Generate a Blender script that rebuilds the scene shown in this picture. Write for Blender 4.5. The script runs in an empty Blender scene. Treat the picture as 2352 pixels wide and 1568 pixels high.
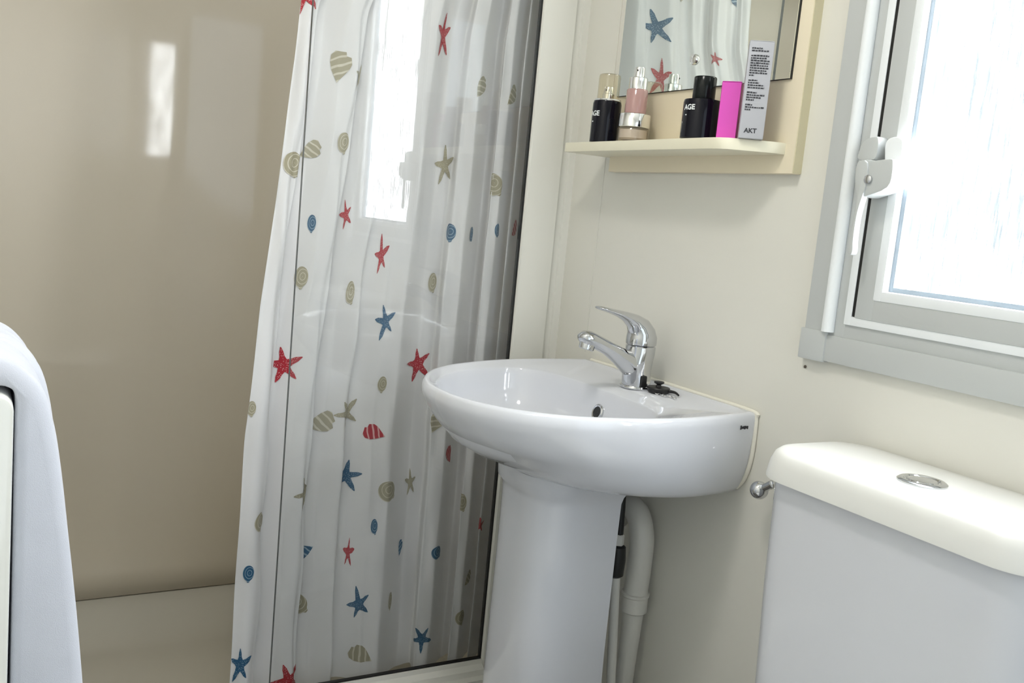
import bpy, bmesh, math, random
from mathutils import Vector, Matrix
random.seed(7)
PI = math.pi
scene = bpy.context.scene
COL = scene.collection

# ------------------------------------------------------------------ camera, world, light, exposure
YAW, PITCH, ROLL, FOCAL = math.radians(30.15), math.radians(-7.60), math.radians(5.45), 2157.0
CAM = Vector((0.0, -1.0, 1.07))
fw = Vector((-math.cos(YAW) * math.cos(PITCH), math.sin(YAW) * math.cos(PITCH), math.sin(PITCH)))
rt = fw.cross(Vector((0, 0, 1))).normalized()
up = rt.cross(fw)
rt, up = math.cos(ROLL) * rt + math.sin(ROLL) * up, -math.sin(ROLL) * rt + math.cos(ROLL) * up
cd = bpy.data.cameras.new('camera')
cam = bpy.data.objects.new('camera', cd)
COL.objects.link(cam)
cam.matrix_world = Matrix(((rt.x, up.x, -fw.x, CAM.x), (rt.y, up.y, -fw.y, CAM.y), (rt.z, up.z, -fw.z, CAM.z), (0, 0, 0, 1)))
cd.sensor_width = 36.0
cd.lens = FOCAL / 2352.0 * 36.0
cd.clip_start = 0.01
scene.camera = cam

world = bpy.data.worlds.new('world')
scene.world = world
world.use_nodes = True
bg = world.node_tree.nodes['Background']
bg.inputs[0].default_value = (0.80, 0.90, 1.0, 1)
bg.inputs[1].default_value = 1.4

WINDOW_STRENGTH = 15.0
FILL_LAMP_STRENGTH = 28.0  # emission of the added fill lamp
scene.view_settings.view_transform = 'Standard'
scene.view_settings.look = 'None'
scene.view_settings.exposure = 0.36
scene.view_settings.gamma = 1.0
scene.view_settings.use_curve_mapping = False


# ------------------------------------------------------------------ materials
def new_mat(name):
    m = bpy.data.materials.new(name)
    m.use_nodes = True
    nt = m.node_tree
    return m, nt, nt.nodes['Principled BSDF'], nt.nodes['Material Output']


def plain(name, col, rough=0.5, metal=0.0, spec=0.5, coat=0.0, noise=0.0, nscale=6.0, bump=0.0, bscale=200.0, trans=0.0, ior=1.45, sheen=0.0):
    m, nt, b, out = new_mat(name)
    b.inputs['Base Color'].default_value = (*col, 1)
    b.inputs['Roughness'].default_value = rough
    b.inputs['Metallic'].default_value = metal
    b.inputs['Specular IOR Level'].default_value = spec
    b.inputs['Coat Weight'].default_value = coat
    b.inputs['Coat Roughness'].default_value = 0.05
    b.inputs['Transmission Weight'].default_value = trans
    b.inputs['IOR'].default_value = ior
    b.inputs['Sheen Weight'].default_value = sheen
    N, L = nt.nodes, nt.links
    if noise or bump:
        tc = N.new('ShaderNodeTexCoord')
    if noise:
        n = N.new('ShaderNodeTexNoise')
        n.inputs['Scale'].default_value = nscale
        n.inputs['Detail'].default_value = 4
        L.new(tc.outputs['Object'], n.inputs['Vector'])
        r = N.new('ShaderNodeMix')
        r.data_type = 'RGBA'
        r.inputs['A'].default_value = (*[c * (1 - noise) for c in col], 1)
        r.inputs['B'].default_value = (*[min(1, c * (1 + noise)) for c in col], 1)
        L.new(n.outputs['Fac'], r.inputs['Factor'])
        L.new(r.outputs['Result'], b.inputs['Base Color'])
    if bump:
        n2 = N.new('ShaderNodeTexNoise')
        n2.inputs['Scale'].default_value = bscale
        n2.inputs['Detail'].default_value = 3
        L.new(tc.outputs['Object'], n2.inputs['Vector'])
        bp = N.new('ShaderNodeBump')
        bp.inputs['Strength'].default_value = bump
        bp.inputs['Distance'].default_value = 0.002
        L.new(n2.outputs['Fac'], bp.inputs['Height'])
        L.new(bp.outputs['Normal'], b.inputs['Normal'])
    return m


M = {}
M['wall'] = plain('cream wall panel', (0.77, 0.755, 0.69), 0.42, noise=0.03, nscale=3, bump=0.03, bscale=60)
M['shower'] = plain('glossy shower panel', (0.70, 0.625, 0.50), 0.30, noise=0.03, nscale=2, coat=1.0)
M['strip'] = plain('shower skirting', (0.58, 0.52, 0.41), 0.35, noise=0.03)
M['ceiling'] = plain('ceiling white', (0.80, 0.79, 0.74), 0.6, noise=0.02)
M['floor'] = plain('grey vinyl floor', (0.17, 0.16, 0.145), 0.35, noise=0.15, nscale=30)
M['tray'] = plain('shower tray acrylic', (0.60, 0.57, 0.49), 0.22, coat=0.1, noise=0.02)
M['ceramic'] = plain('white ceramic', (0.70, 0.715, 0.76), 0.08, coat=0.5, noise=0.01)
M['plastic'] = plain('white plastic', (0.80, 0.80, 0.77), 0.28, noise=0.01)
M['upvc'] = plain('grey white window frame', (0.55, 0.57, 0.565), 0.32, noise=0.02)
M['upvc_white'] = plain('white window bead', (0.88, 0.91, 0.93), 0.28, noise=0.01)
M['frame'] = plain('white painted aluminium', (0.80, 0.79, 0.73), 0.35, noise=0.02)
M['trimcream'] = plain('cream trim', (0.72, 0.69, 0.58), 0.4, noise=0.02)
M['black'] = plain('black rubber', (0.012, 0.012, 0.012), 0.4, noise=0.1)
M['board'] = plain('cream laminate', (0.84, 0.75, 0.57), 0.35, noise=0.03, nscale=8)
M['shelf'] = plain('cream shelf laminate', (0.82, 0.78, 0.62), 0.3, noise=0.02, nscale=8)
M['mirror'] = plain('mirror silver', (0.86, 0.90, 0.87), 0.0, metal=1.0)
M['chrome'] = plain('chrome', (0.62, 0.63, 0.65), 0.05, metal=1.0, noise=0.02)
M['silver'] = plain('silver cap', (0.86, 0.86, 0.85), 0.12, metal=1.0, noise=0.02)
M['darkglass'] = plain('dark bottle glass', (0.004, 0.004, 0.009), 0.10, spec=0.25, coat=0.1, noise=0.1)
M['blackcap'] = plain('black cap', (0.006, 0.008, 0.008), 0.16, spec=0.3, noise=0.1)
M['pinkglass'] = plain('pink bottle', (0.66, 0.40, 0.38), 0.08, coat=0.5, trans=0.35, noise=0.04)
M['pinkcard'] = plain('pink card', (0.80, 0.095, 0.58), 0.4, noise=0.02)
M['purplecard'] = plain('purple card', (0.32, 0.02, 0.19), 0.4, noise=0.02)
M['greycard'] = plain('grey card', (0.40, 0.40, 0.42), 0.5, noise=0.02)
M['print_dark'] = plain('dark print', (0.03, 0.03, 0.035), 0.6, noise=0.1)
M['print_white'] = plain('white print', (0.85, 0.88, 0.88), 0.6, noise=0.02)
M['pipe'] = plain('white pipe', (0.74, 0.73, 0.68), 0.3, noise=0.03)
M['towel'] = plain('white terry towel', (0.62, 0.64, 0.71), 0.95, spec=0.1, noise=0.03, nscale=60, bump=0.25, bscale=1500, sheen=0.3)
M['enamel'] = plain('glossy white enamel', (0.85, 0.85, 0.80), 0.08, coat=0.5, noise=0.01)
M['caulk'] = plain('cream silicone', (0.85, 0.82, 0.72), 0.4, noise=0.02)
M['dot'] = plain('dark screw head', (0.10, 0.08, 0.06), 0.5, noise=0.1)


def thin_glass(name, tint, ior=1.5, rough=0.0):
    m, nt, b, out = new_mat(name)
    nt.nodes.remove(b)
    N, L = nt.nodes, nt.links
    t = N.new('ShaderNodeBsdfTransparent')
    t.inputs[0].default_value = (*tint, 1)
    g = N.new('ShaderNodeBsdfGlossy')
    g.inputs['Roughness'].default_value = rough
    f = N.new('ShaderNodeFresnel')
    ge = N.new('ShaderNodeNewGeometry')
    mr = N.new('ShaderNodeMapRange')      # same index seen from either face of the pane
    mr.inputs['To Min'].default_value = ior
    mr.inputs['To Max'].default_value = 1.0 / ior
    L.new(ge.outputs['Backfacing'], mr.inputs['Value'])
    L.new(mr.outputs[0], f.inputs['IOR'])
    mx = N.new('ShaderNodeMixShader')
    L.new(f.outputs[0], mx.inputs[0])
    L.new(t.outputs[0], mx.inputs[1])
    L.new(g.outputs[0], mx.inputs[2])
    L.new(mx.outputs[0], out.inputs['Surface'])
    return m


M['glass'] = thin_glass('shower glass', (0.985, 0.988, 0.985), 1.55)
M['clear'] = thin_glass('clear jar glass', (0.93, 0.90, 0.86), 1.6)
M['amber'] = thin_glass('smoky clear cap', (0.92, 0.885, 0.79), 1.6)

# daylight in streaked obscure glass
def pane_mat(name, scale):
    m, nt, b, out = new_mat(name)
    N, L = nt.nodes, nt.links
    tc = N.new('ShaderNodeTexCoord')
    mp = N.new('ShaderNodeMapping')
    mp.inputs['Scale'].default_value = scale
    n1 = N.new('ShaderNodeTexNoise')
    n1.inputs['Scale'].default_value = 1.0
    n1.inputs['Detail'].default_value = 5
    n1.inputs['Roughness'].default_value = 0.65
    L.new(tc.outputs['Object'], mp.inputs[0])
    L.new(mp.outputs[0], n1.inputs[0])
    cr = N.new('ShaderNodeValToRGB')
    cr.color_ramp.elements[0].position = 0.36
    cr.color_ramp.elements[0].color = (0.014, 0.017, 0.020, 1)
    cr.color_ramp.elements[1].position = 0.50
    cr.color_ramp.elements[1].color = (0.93, 0.97, 1.0, 1)
    e_ = cr.color_ramp.elements.new(0.46)
    e_.color = (0.031, 0.035, 0.038, 1)
    L.new(n1.outputs['Fac'], cr.inputs[0])
    b.inputs['Base Color'].default_value = (0.5, 0.55, 0.58, 1)
    b.inputs['Roughness'].default_value = 0.15
    L.new(cr.outputs[0], b.inputs['Emission Color'])
    b.inputs['Emission Strength'].default_value = WINDOW_STRENGTH
    return m


M['pane'] = pane_mat('obscured daylight glass', (190, 1, 13))
M['pane_added'] = pane_mat('added window glow', (1, 130, 7))  # glow of the added, unseen sidelight

# translucent shower curtain cloth
m, nt, b, out = new_mat('white translucent curtain')
N, L = nt.nodes, nt.links
b.inputs['Base Color'].default_value = (0.92, 0.925, 0.95, 1)
b.inputs['Roughness'].default_value = 0.35
b.inputs['Specular IOR Level'].default_value = 0.4
tl = N.new('ShaderNodeBsdfTranslucent')
tl.inputs[0].default_value = (0.80, 0.82, 0.82, 1)
tp = N.new('ShaderNodeBsdfTransparent')
tp.inputs[0].default_value = (0.95, 0.95, 0.93, 1)
mx = N.new('ShaderNodeMixShader')
mx.inputs[0].default_value = 0.16
L.new(b.outputs[0], mx.inputs[1])
L.new(tl.outputs[0], mx.inputs[2])
mx2 = N.new('ShaderNodeMixShader')
mx2.inputs[0].default_value = 0.10
L.new(mx.outputs[0], mx2.inputs[1])
L.new(tp.outputs[0], mx2.inputs[2])
tc = N.new('ShaderNodeTexCoord')
nn = N.new('ShaderNodeTexNoise')
nn.inputs['Scale'].default_value = 14
nn.inputs['Detail'].default_value = 3
L.new(tc.outputs['Object'], nn.inputs[0])
bp = N.new('ShaderNodeBump')
bp.inputs['Strength'].default_value = 0.25
bp.inputs['Distance'].default_value = 0.01
L.new(nn.outputs['Fac'], bp.inputs['Height'])
L.new(bp.outputs[0], b.inputs['Normal'])
L.new(mx2.outputs[0], out.inputs['Surface'])
M['curtain'] = m


def print_mat(name, kind, col, pale):
    """printed motif: kind s = starfish dots, p = spiral lines, c = ribs; drawn in the motif's own UV"""
    m, nt, b, out = new_mat(name)
    N, L = nt.nodes, nt.links
    tc = N.new('ShaderNodeTexCoord')
    if kind == 's':
        v = N.new('ShaderNodeTexVoronoi')
        v.inputs['Scale'].default_value = 13
        L.new(tc.outputs['UV'], v.inputs['Vector'])
        fac = v.outputs['Distance']
        lo, hi = 0.22, 0.34
    elif kind == 'p':
        mp = N.new('ShaderNodeMapping')
        mp.inputs['Location'].default_value = (-0.1, -0.1, 0)
        L.new(tc.outputs['UV'], mp.inputs[0])
        w = N.new('ShaderNodeTexWave')
        w.wave_type = 'RINGS'
        w.rings_direction = 'SPHERICAL'
        w.inputs['Scale'].default_value = 1.1
        w.inputs['Distortion'].default_value = 1.2
        L.new(mp.outputs[0], w.inputs[0])
        fac = w.outputs['Fac']
        lo, hi = 0.04, 0.16
    else:
        w = N.new('ShaderNodeTexWave')
        w.bands_direction = 'DIAGONAL'
        w.inputs['Scale'].default_value = 1.0
        w.inputs['Distortion'].default_value = 2.0
        L.new(tc.outputs['UV'], w.inputs[0])
        fac = w.outputs['Fac']
        lo, hi = 0.10, 0.26
    cr = N.new('ShaderNodeValToRGB')
    cr.color_ramp.elements[0].position = lo
    cr.color_ramp.elements[0].color = (*pale, 1)
    cr.color_ramp.elements[1].position = hi
    cr.color_ramp.elements[1].color = (*col, 1)
    L.new(fac, cr.inputs[0])
    L.new(cr.outputs[0], b.inputs['Base Color'])
    b.inputs['Roughness'].default_value = 0.5
    return m


PC = {'r': ((0.40, 0.010, 0.025), (0.70, 0.40, 0.40)), 'b': ((0.022, 0.100, 0.200), (0.30, 0.42, 0.52)), 't': ((0.36, 0.33, 0.23), (0.60, 0.57, 0.47))}
for c in PC:
    for k in 'spc':
        M['print_' + c + k] = print_mat('print %s %s' % (c, k), k, *PC[c])


# ------------------------------------------------------------------ mesh helpers
def link(name, me, mat=None, parent=None):
    o = bpy.data.objects.new(name, me)
    COL.objects.link(o)
    if mat is not None:
        me.materials.append(M[mat] if isinstance(mat, str) else mat)
    if parent is not None:
        o.parent = parent
    return o


def finish(bm, name, mat, parent=None, angle=35, smooth=True):
    bmesh.ops.recalc_face_normals(bm, faces=bm.faces)
    if smooth:
        for f in bm.faces:
            f.smooth = True
        for e in bm.edges:
            if len(e.link_faces) == 2 and e.calc_face_angle(0) > math.radians(angle):
                e.smooth = False
    me = bpy.data.meshes.new(name)
    bm.to_mesh(me)
    bm.free()
    return link(name, me, mat, parent)


def tag(o, label=None, cat=None, group=None, kind=None):
    if label: o['label'] = label
    if cat: o['category'] = cat
    if group: o['group'] = group
    if kind: o['kind'] = kind
    return o


def empty(name, loc, label, cat, group=None):
    o = bpy.data.objects.new(name, None)
    COL.objects.link(o)
    o.location = loc
    o.empty_display_size = 0.02
    return tag(o, label, cat, group)


def world_child(o, parent):
    """parent o while its mesh stays in world coordinates"""
    o.parent = parent
    o.matrix_parent_inverse = Matrix.Translation(-Vector(parent.location))
    return o


def box_bm(x0, x1, y0, y1, z0, z1, bev=0.0, seg=2, bm=None):
    own = bm is None
    b2 = bmesh.new()
    bmesh.ops.create_cube(b2, size=1.0)
    for v in b2.verts:
        v.co = Vector((x0 + (v.co.x + .5) * (x1 - x0), y0 + (v.co.y + .5) * (y1 - y0), z0 + (v.co.z + .5) * (z1 - z0)))
    if bev:
        bmesh.ops.bevel(b2, geom=list(b2.edges), offset=bev, segments=seg, affect='EDGES', profile=0.6)
    if own:
        return b2
    me = bpy.data.meshes.new('tmp')
    b2.to_mesh(me)
    b2.free()
    bm.from_mesh(me)
    bpy.data.meshes.remove(me)
    return bm


def box(name, mat, x0, x1, y0, y1, z0, z1, bev=0.0, parent=None, seg=2):
    o = finish(box_bm(x0, x1, y0, y1, z0, z1, bev, seg), name, mat)
    if parent is not None:
        world_child(o, parent)
    return o


def loft_bm(rings, closed=True, cap0=False, cap1=False):
    bm = bmesh.new()
    R = [[bm.verts.new(p) for p in r] for r in rings]
    n = len(rings[0])
    for a, b in zip(R[:-1], R[1:]):
        for i in range(n if closed else n - 1):
            j = (i + 1) % n
            bm.faces.new((a[i], a[j], b[j], b[i]))
    if cap0: bm.faces.new(list(reversed(R[0])))
    if cap1: bm.faces.new(R[-1])
    return bm


def loft(name, mat, rings, parent=None, closed=True, cap0=False, cap1=False, angle=35):
    o = finish(loft_bm(rings, closed, cap0, cap1), name, mat, None, angle)
    if parent is not None:
        world_child(o, parent)
    return o


def lathe(name, mat, prof, cx, cy, parent=None, n=40, angle=35, axis='z', cz=0.0):
    rings = []
    for r, z in prof:
        r = max(r, 1e-5)
        if axis == 'z':
            rings.append([(cx + r * math.cos(2 * PI * i / n), cy + r * math.sin(2 * PI * i / n), z) for i in range(n)])
        else:   # axis along -y, z value is the distance out of the wall
            rings.append([(cx + r * math.cos(2 * PI * i / n), cy - z, cz + r * math.sin(2 * PI * i / n)) for i in range(n)])
    return loft(name, mat, rings, parent, cap0=True, cap1=True, angle=angle)


def prism(name, mat, pts, plane, lo, hi, bev=0.0, parent=None, seg=2, angle=35):
    """pts: outline; plane 'xz' is extruded along y, 'xy' along z, 'yz' along x"""
    def P(a, b, c):
        return {'xz': (a, c, b), 'xy': (a, b, c), 'yz': (c, a, b)}[plane]
    bm = bmesh.new()
    A = [bm.verts.new(P(a, b, lo)) for a, b in pts]
    B = [bm.verts.new(P(a, b, hi)) for a, b in pts]
    n = len(pts)
    bm.faces.new(A)
    bm.faces.new(list(reversed(B)))
    for i in range(n):
        j = (i + 1) % n
        bm.faces.new((A[j], A[i], B[i], B[j]))
    bmesh.ops.recalc_face_normals(bm, faces=bm.faces)
    if bev:
        ed = [e for e in bm.edges if (e.verts[0] in A) == (e.verts[1] in A)]
        bmesh.ops.bevel(bm, geom=ed, offset=bev, segments=seg, affect='EDGES', profile=0.6, clamp_overlap=True)
    o = finish(bm, name, mat, None, angle)
    if parent is not None:
        world_child(o, parent)
    return o


def catmull(pts, per=8, closed=False):
    pts = [Vector(p) for p in pts]
    n = len(pts)
    out = []
    rng = range(n) if closed else range(n - 1)
    for i in rng:
        if closed:
            p0, p1, p2, p3 = pts[i - 1], pts[i], pts[(i + 1) % n], pts[(i + 2) % n]
        else:
            p0, p1, p2, p3 = pts[max(i - 1, 0)], pts[i], pts[i + 1], pts[min(i + 2, n - 1)]
        for k in range(per):
            t = k / per
            out.append(0.5 * ((2 * p1) + (p2 - p0) * t + (2 * p0 - 5 * p1 + 4 * p2 - p3) * t * t + (3 * p1 - p0 - 3 * p2 + p3) * t ** 3))
    if not closed:
        out.append(pts[-1])
    return out


def tube(name, mat, pts, rad, parent=None, n=14, per=6, cap=True):
    P = catmull(pts, per)
    k = len(P)
    rad = rad if isinstance(rad, (list, tuple)) else [rad] * len(pts)
    rings = []
    ref = Vector((0.31, 0.77, 0.55)).normalized()
    for i, p in enumerate(P):
        t = (P[min(i + 1, k - 1)] - P[max(i - 1, 0)]).normalized()
        a = t.cross(ref).normalized()
        b2 = t.cross(a)
        f = i / (k - 1) * (len(rad) - 1)
        j = min(int(f), len(rad) - 2)
        r = rad[j] + (rad[j + 1] - rad[j]) * (f - j)
        rings.append([p + r * (math.cos(2 * PI * q / n) * a + math.sin(2 * PI * q / n) * b2) for q in range(n)])
    return loft(name, mat, rings, parent, cap0=cap, cap1=cap, angle=50)


def rrect(x0, x1, y0, y1, r, seg=6):
    out = []
    for cx, cy, a0 in ((x1 - r, y1 - r, 0), (x0 + r, y1 - r, 90), (x0 + r, y0 + r, 180), (x1 - r, y0 + r, 270)):
        for k in range(seg + 1):
            a = math.radians(a0 + 90 * k / seg)
            out.append((cx + r * math.cos(a), cy + r * math.sin(a)))
    return out


def text_mesh(body, size):
    cu = bpy.data.curves.new('txt', 'FONT')
    cu.body = body
    cu.size = size
    cu.offset = size * .03
    cu.align_x = 'CENTER'
    cu.align_y = 'CENTER'
    o = bpy.data.objects.new('txt', cu)
    COL.objects.link(o)
    dg = bpy.context.evaluated_depsgraph_get()
    me = bpy.data.meshes.new_from_object(o.evaluated_get(dg))
    bpy.data.objects.remove(o)
    return me


# ------------------------------------------------------------------ the room
XR, XB, YO, ZC = -2.15, 0.75, -1.12, 1.98      # shower end, doorway end, opposite wall, ceiling
GX = -1.55                                      # plane of the shower glass
WX0, WX1, WZ0, WZ1 = -0.858, -0.365, 0.955, 1.76  # window opening in the wall


def wall_boxes(name, mat, boxes):
    bm = bmesh.new()
    for b3 in boxes:
        box_bm(*b3, bm=bm)
    return tag(finish(bm, name, mat), kind='structure')


wall_boxes('wall_window', 'wall', [(XR - .05, WX0, 0, .07, -.02, ZC), (WX1, XB + .05, 0, .07, -.02, ZC), (WX0, WX1, 0, .07, -.02, WZ0), (WX0, WX1, 0, .07, WZ1, ZC)])
wall_boxes('wall_opposite', 'wall', [(XR - .05, XB + .05, YO - .06, YO, -.02, ZC)])
wall_boxes('wall_doorway', 'wall', [(XB, XB + .06, YO, -1.02, 0, ZC), (XB, XB + .06, -.30, -.165, 0, ZC), (XB, XB + .06, -.165, -.06, 0, 1.2), (XB, XB + .06, -.165, -.06, 1.74, ZC), (XB, XB + .06, -.06, 0, 0, ZC), (XB, XB + .06, -1.02, -.30, 1.9, ZC)])  # unseen end wall; open doorway added to let world light in
wall_boxes('floor', 'floor', [(XR - .05, XB + 2.6, YO - .06, .07, -.06, 0)])
wall_boxes('ceiling', 'ceiling', [(XR - .05, XB + .06, YO - .06, .07, ZC, ZC + .05)])

# moulded end wall of the shower: one shallow concave sweep
ys = [YO + (0 - YO) * i / 90 for i in range(91)]
zs = [0.152 + (ZC - 0.152) * i / 30 for i in range(31)]


def end_x(y, z):
    k = min(1.0, max(0.0, (z - .16) / .35))
    d = y + .64
    h = d * d / (2 * (.8 if d > 0 else 1.45))
    return XR + h * k * k * (3 - 2 * k)


w = finish(loft_bm([[(end_x(y, z), y, z) for y in ys] for z in zs], closed=False), 'wall_shower_end', 'shower', angle=25)
sm = w.modifiers.new('thickness', 'SOLIDIFY')
sm.thickness = 0.02
sm.offset = -1
tag(w, kind='structure')
# shower lining on the window wall and opposite wall
wall_boxes('wall_shower_lining', 'shower', [(XR, GX - .03, -.006, 0, .14, ZC)])

# ------------------------------------------------------------------ shower tray
tray = empty('shower_tray', (-1.85, -.56, 0), 'cream acrylic shower tray with raised rim behind the glass screen', 'shower tray')
TX0, TX1, TY0, TY1, TZ = XR + .002, GX + .045, YO + .002, -.004, .15
rings = []
for ins, z in ((0, 0.002), (0, .135), (.004, .146), (.010, .1495), (.018, .1485), (.05, .132), (.09, .104), (.13, .090), (.16, .088)):
    rings.append([(x, y, z) for x, y in rrect(TX0 + ins, TX1 - ins, TY0 + ins, TY1 - ins, .02 + ins * .4, 5)])
loft('tray_body', 'tray', rings, tray, cap1=True, angle=50)
lathe('drain', 'chrome', [(.0, .0885), (.04, .0885), (.042, .091), (.03, .093), (.0, .092)], -1.85, -.28, tray)
tag(box('baseboard_shower', 'strip', XR + .0005, XR + .008, YO + .02, -.02, .1535, .203, .002), kind='structure')
box('sealant_line', 'black', XR + .003, XR + .013, YO + .02, -.02, .1495, .1540, 0, tray)

# ------------------------------------------------------------------ shower screen
scr = empty('shower_screen', (GX, -.3, .15), 'clear glass shower screen in a white frame beside the basin', 'shower screen')
box('glass_panel', 'glass', GX - .003, GX + .003, -.531, -.108, .188, 1.86, 0, scr)
box('edge_strip', plain('dark glass edge', (0.10, 0.11, 0.11), 0.3, noise=.1), GX - .0031, GX + .0031, -.5315, -.5306, .188, 1.86, 0, scr)
# wall jamb, moulded in steps
jamb = [(0.0, GX + .004), (-.014, GX + .004), (-.016, GX + .0), (-.034, GX + .0), (-.036, GX + .012), (-.058, GX + .016), (-.085, GX + .014), (-.103, GX + .012), (-.105, GX + .008), (-.105, GX - .004), (0.0, GX - .004)]
prism('jamb', 'frame', [(x, y) for y, x in jamb], 'xy', .15, 1.9, .0, scr, angle=30)
box('jamb_seal', 'black', GX - .004, GX + .005, -.1078, -.1046, .188, 1.86, 0, scr)
prism('bottom_rail', 'frame', [(GX - .004, .15), (GX + .036, .15), (GX + .036, .158), (GX + .026, .162), (GX + .022, .172), (GX + .012, .180), (GX + .010, .187), (GX - .004, .187)], 'xz', -1.10, -.105, .0, scr, angle=20)
box('rail_seal', 'black', GX - .001, GX + .006, -1.10, -.1055, .1865, .1905, 0, scr)
box('top_rail', 'frame', GX - .004, GX + .03, -1.115, -.004, 1.86, 1.905, .003, scr)

# ------------------------------------------------------------------ shower curtain
rail = empty('curtain_rail', (-1.60, -.56, 1.84), 'slim white rail carrying the shower curtain', 'rail')
tube('rail_bar', 'frame', [(-1.60, -1.118, 1.84), (-1.60, -.8, 1.84), (-1.60, -.4, 1.84), (-1.60, -.008, 1.84)], .009, rail)

FOLDS = [(0, -.012), (.022, .006), (.045, -.020), (.075, .013), (.105, -.022), (.13, .012), (.165, .010), (.20, -.022), (.225, -.016), (.255, .013), (.31, .010), (.365, -.018), (.41, -.014),
         (.47, .013), (.54, .006), (.60, -.016), (.65, .004), (.69, -.012), (.735, -.026), (.77, .004), (.81, .015), (.85, .012), (.885, -.014), (.915, -.018), (.945, .002), (.975, .012), (1.0, -.002)]


def fold_off(q):
    q = max(0.0, min(1.0, q))
    for (a, va), (b5, vb) in zip(FOLDS[:-1], FOLDS[1:]):
        if a <= q <= b5:
            t = (q - a) / (b5 - a)
            return va + (vb - va) * t * t * (3 - 2 * t)
    return FOLDS[-1][1]


def cur_wid(z):
    pts = [(0.10, .485), (.45, .485), (.65, .483), (.88, .468), (1.05, .450), (1.30, .429), (1.39, .425), (1.47, .392), (1.6, .378), (1.85, .37)]
    for (a, va), (b5, vb) in zip(pts[:-1], pts[1:]):
        if z <= b5:
            return va + (vb - va) * max(0, (z - a)) / (b5 - a) + .055
    return pts[-1][1] + .055


CX = -1.606


def cur_x(q, z):
    amp = (1.75 - max(0.0, q - .25) * 1.5 if q < .45 else 1.45 - min(1.0, (q - .45) / .2) * .25) * (0.78 + 0.26 * math.sin(2.1 * z + 3 * q) * .6)
    drift = 0.018 * math.sin(2.6 * z + 4 * q) * (1 - abs(2 * q - 1))
    crump = 0.0022 * math.sin(37 * q + 11 * z) * math.sin(17 * z + 9 * q) + 0.0015 * math.sin(70 * q - 23 * z)
    yl = -.055 - q * cur_wid(z)
    swing = max(0.0, min(.03, (-.537 - yl) * .6))
    return min(CX + fold_off(q + drift) * amp + crump + swing, GX - .009)


def lean(q):
    """pleats tip over: towards the wall on the far half, towards the opening on the half by the jamb"""
    fade = min(1.0, max(0.0, (1.0 - q) / .06)) * min(1.0, max(0.0, q / .03))
    return (-0.85 + 1.75 * min(1.0, max(0.0, (q - .42) / .2))) * fade


def cur_pt(q, z, off=0.0):
    def base(q_):
        x = cur_x(q_, z)
        return Vector((x, -.055 - q_ * cur_wid(z) + lean(q_) * (x - CX), z))
    p = base(q)
    if off:
        d = 0.003
        t = base(min(q + d, 1)) - base(max(q - d, 0))
        p += Vector((-t.y, t.x, 0)).normalized() * off
    return p


def q_of(y, z):
    best = (1e9, .5)
    for i in range(601):
        q_ = i / 600
        p = cur_pt(q_, z)
        e = abs(p.y - y) - (p.x - CX) * .12 if abs(p.y - y) < .003 else abs(p.y - y) + 1
        if e < best[0]:
            best = (e, q_)
    return best[1]


cur = empty('shower_curtain', (CX, -.34, .12), 'white shower curtain printed with starfish and seashells behind the glass screen', 'shower curtain')
NQ, NZ = 420, 120
rings = [[cur_pt(i / NQ, .155 + (1.825 - .155) * j / NZ) for i in range(NQ + 1)] for j in range(NZ + 1)]
cl = loft('curtain_cloth', 'curtain', rings, cur, closed=False, angle=80)
for i in range(10):
    q = .03 + .94 * i / 9
    p = cur_pt(q, 1.82)
    pts = [Vector((-1.60 + .013 * math.cos(a), p.y, 1.835 + .013 * math.sin(a))) for a in [2 * PI * k / 16 for k in range(16)]]
    rings = []
    for k in range(16):
        c = pts[k] - Vector((-1.60, p.y, 1.835))
        c.normalize()
        rings.append([pts[k] + .0014 * (math.cos(2 * PI * j / 6) * c + math.sin(2 * PI * j / 6) * Vector((0, 1, 0))) for j in range(6)])
    rings.append(rings[0])
    loft('curtain_ring', 'plastic', rings, cur)


def motif(kind, seed):
    rnd = random.Random(seed)
    pts = []
    if kind == 's':
        rad = [rnd.uniform(.85, 1.15) for _ in range(5)]
        bend = [rnd.uniform(-.12, .12) for _ in range(5)]
        for k in range(5):
            a = PI / 2 + 2 * PI * k / 5 + bend[k]
            for da, r in ((-.30, .50), (-.17, .74), (-.025, 1.0), (.025, 1.0), (.17, .74), (.30, .50)):
                pts.append((rad[k] * r * math.cos(a + da), rad[k] * r * math.sin(a + da)))
            a2 = a + PI / 5
            pts.append((.34 * math.cos(a2), .34 * math.sin(a2)))
    elif kind == 'p':
        for k in range(26):
            a = 2 * PI * k / 26
            r = .80 + .10 * math.cos(a - 2.2) + (.16 if k in (19, 20) else 0)
            pts.append((.92 * r * math.cos(a), 1.0 * r * math.sin(a)))
    else:
        pts = [(-.95, -.38), (-.7, -.1), (-.4, .25), (0, .55), (.4, .68), (.75, .55), (.85, .2), (.95, -.05), (.75, -.2), (.8, -.5), (.45, -.72), (.1, -.72), (-.25, -.62), (-.6, -.5)]
    return pts


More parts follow.
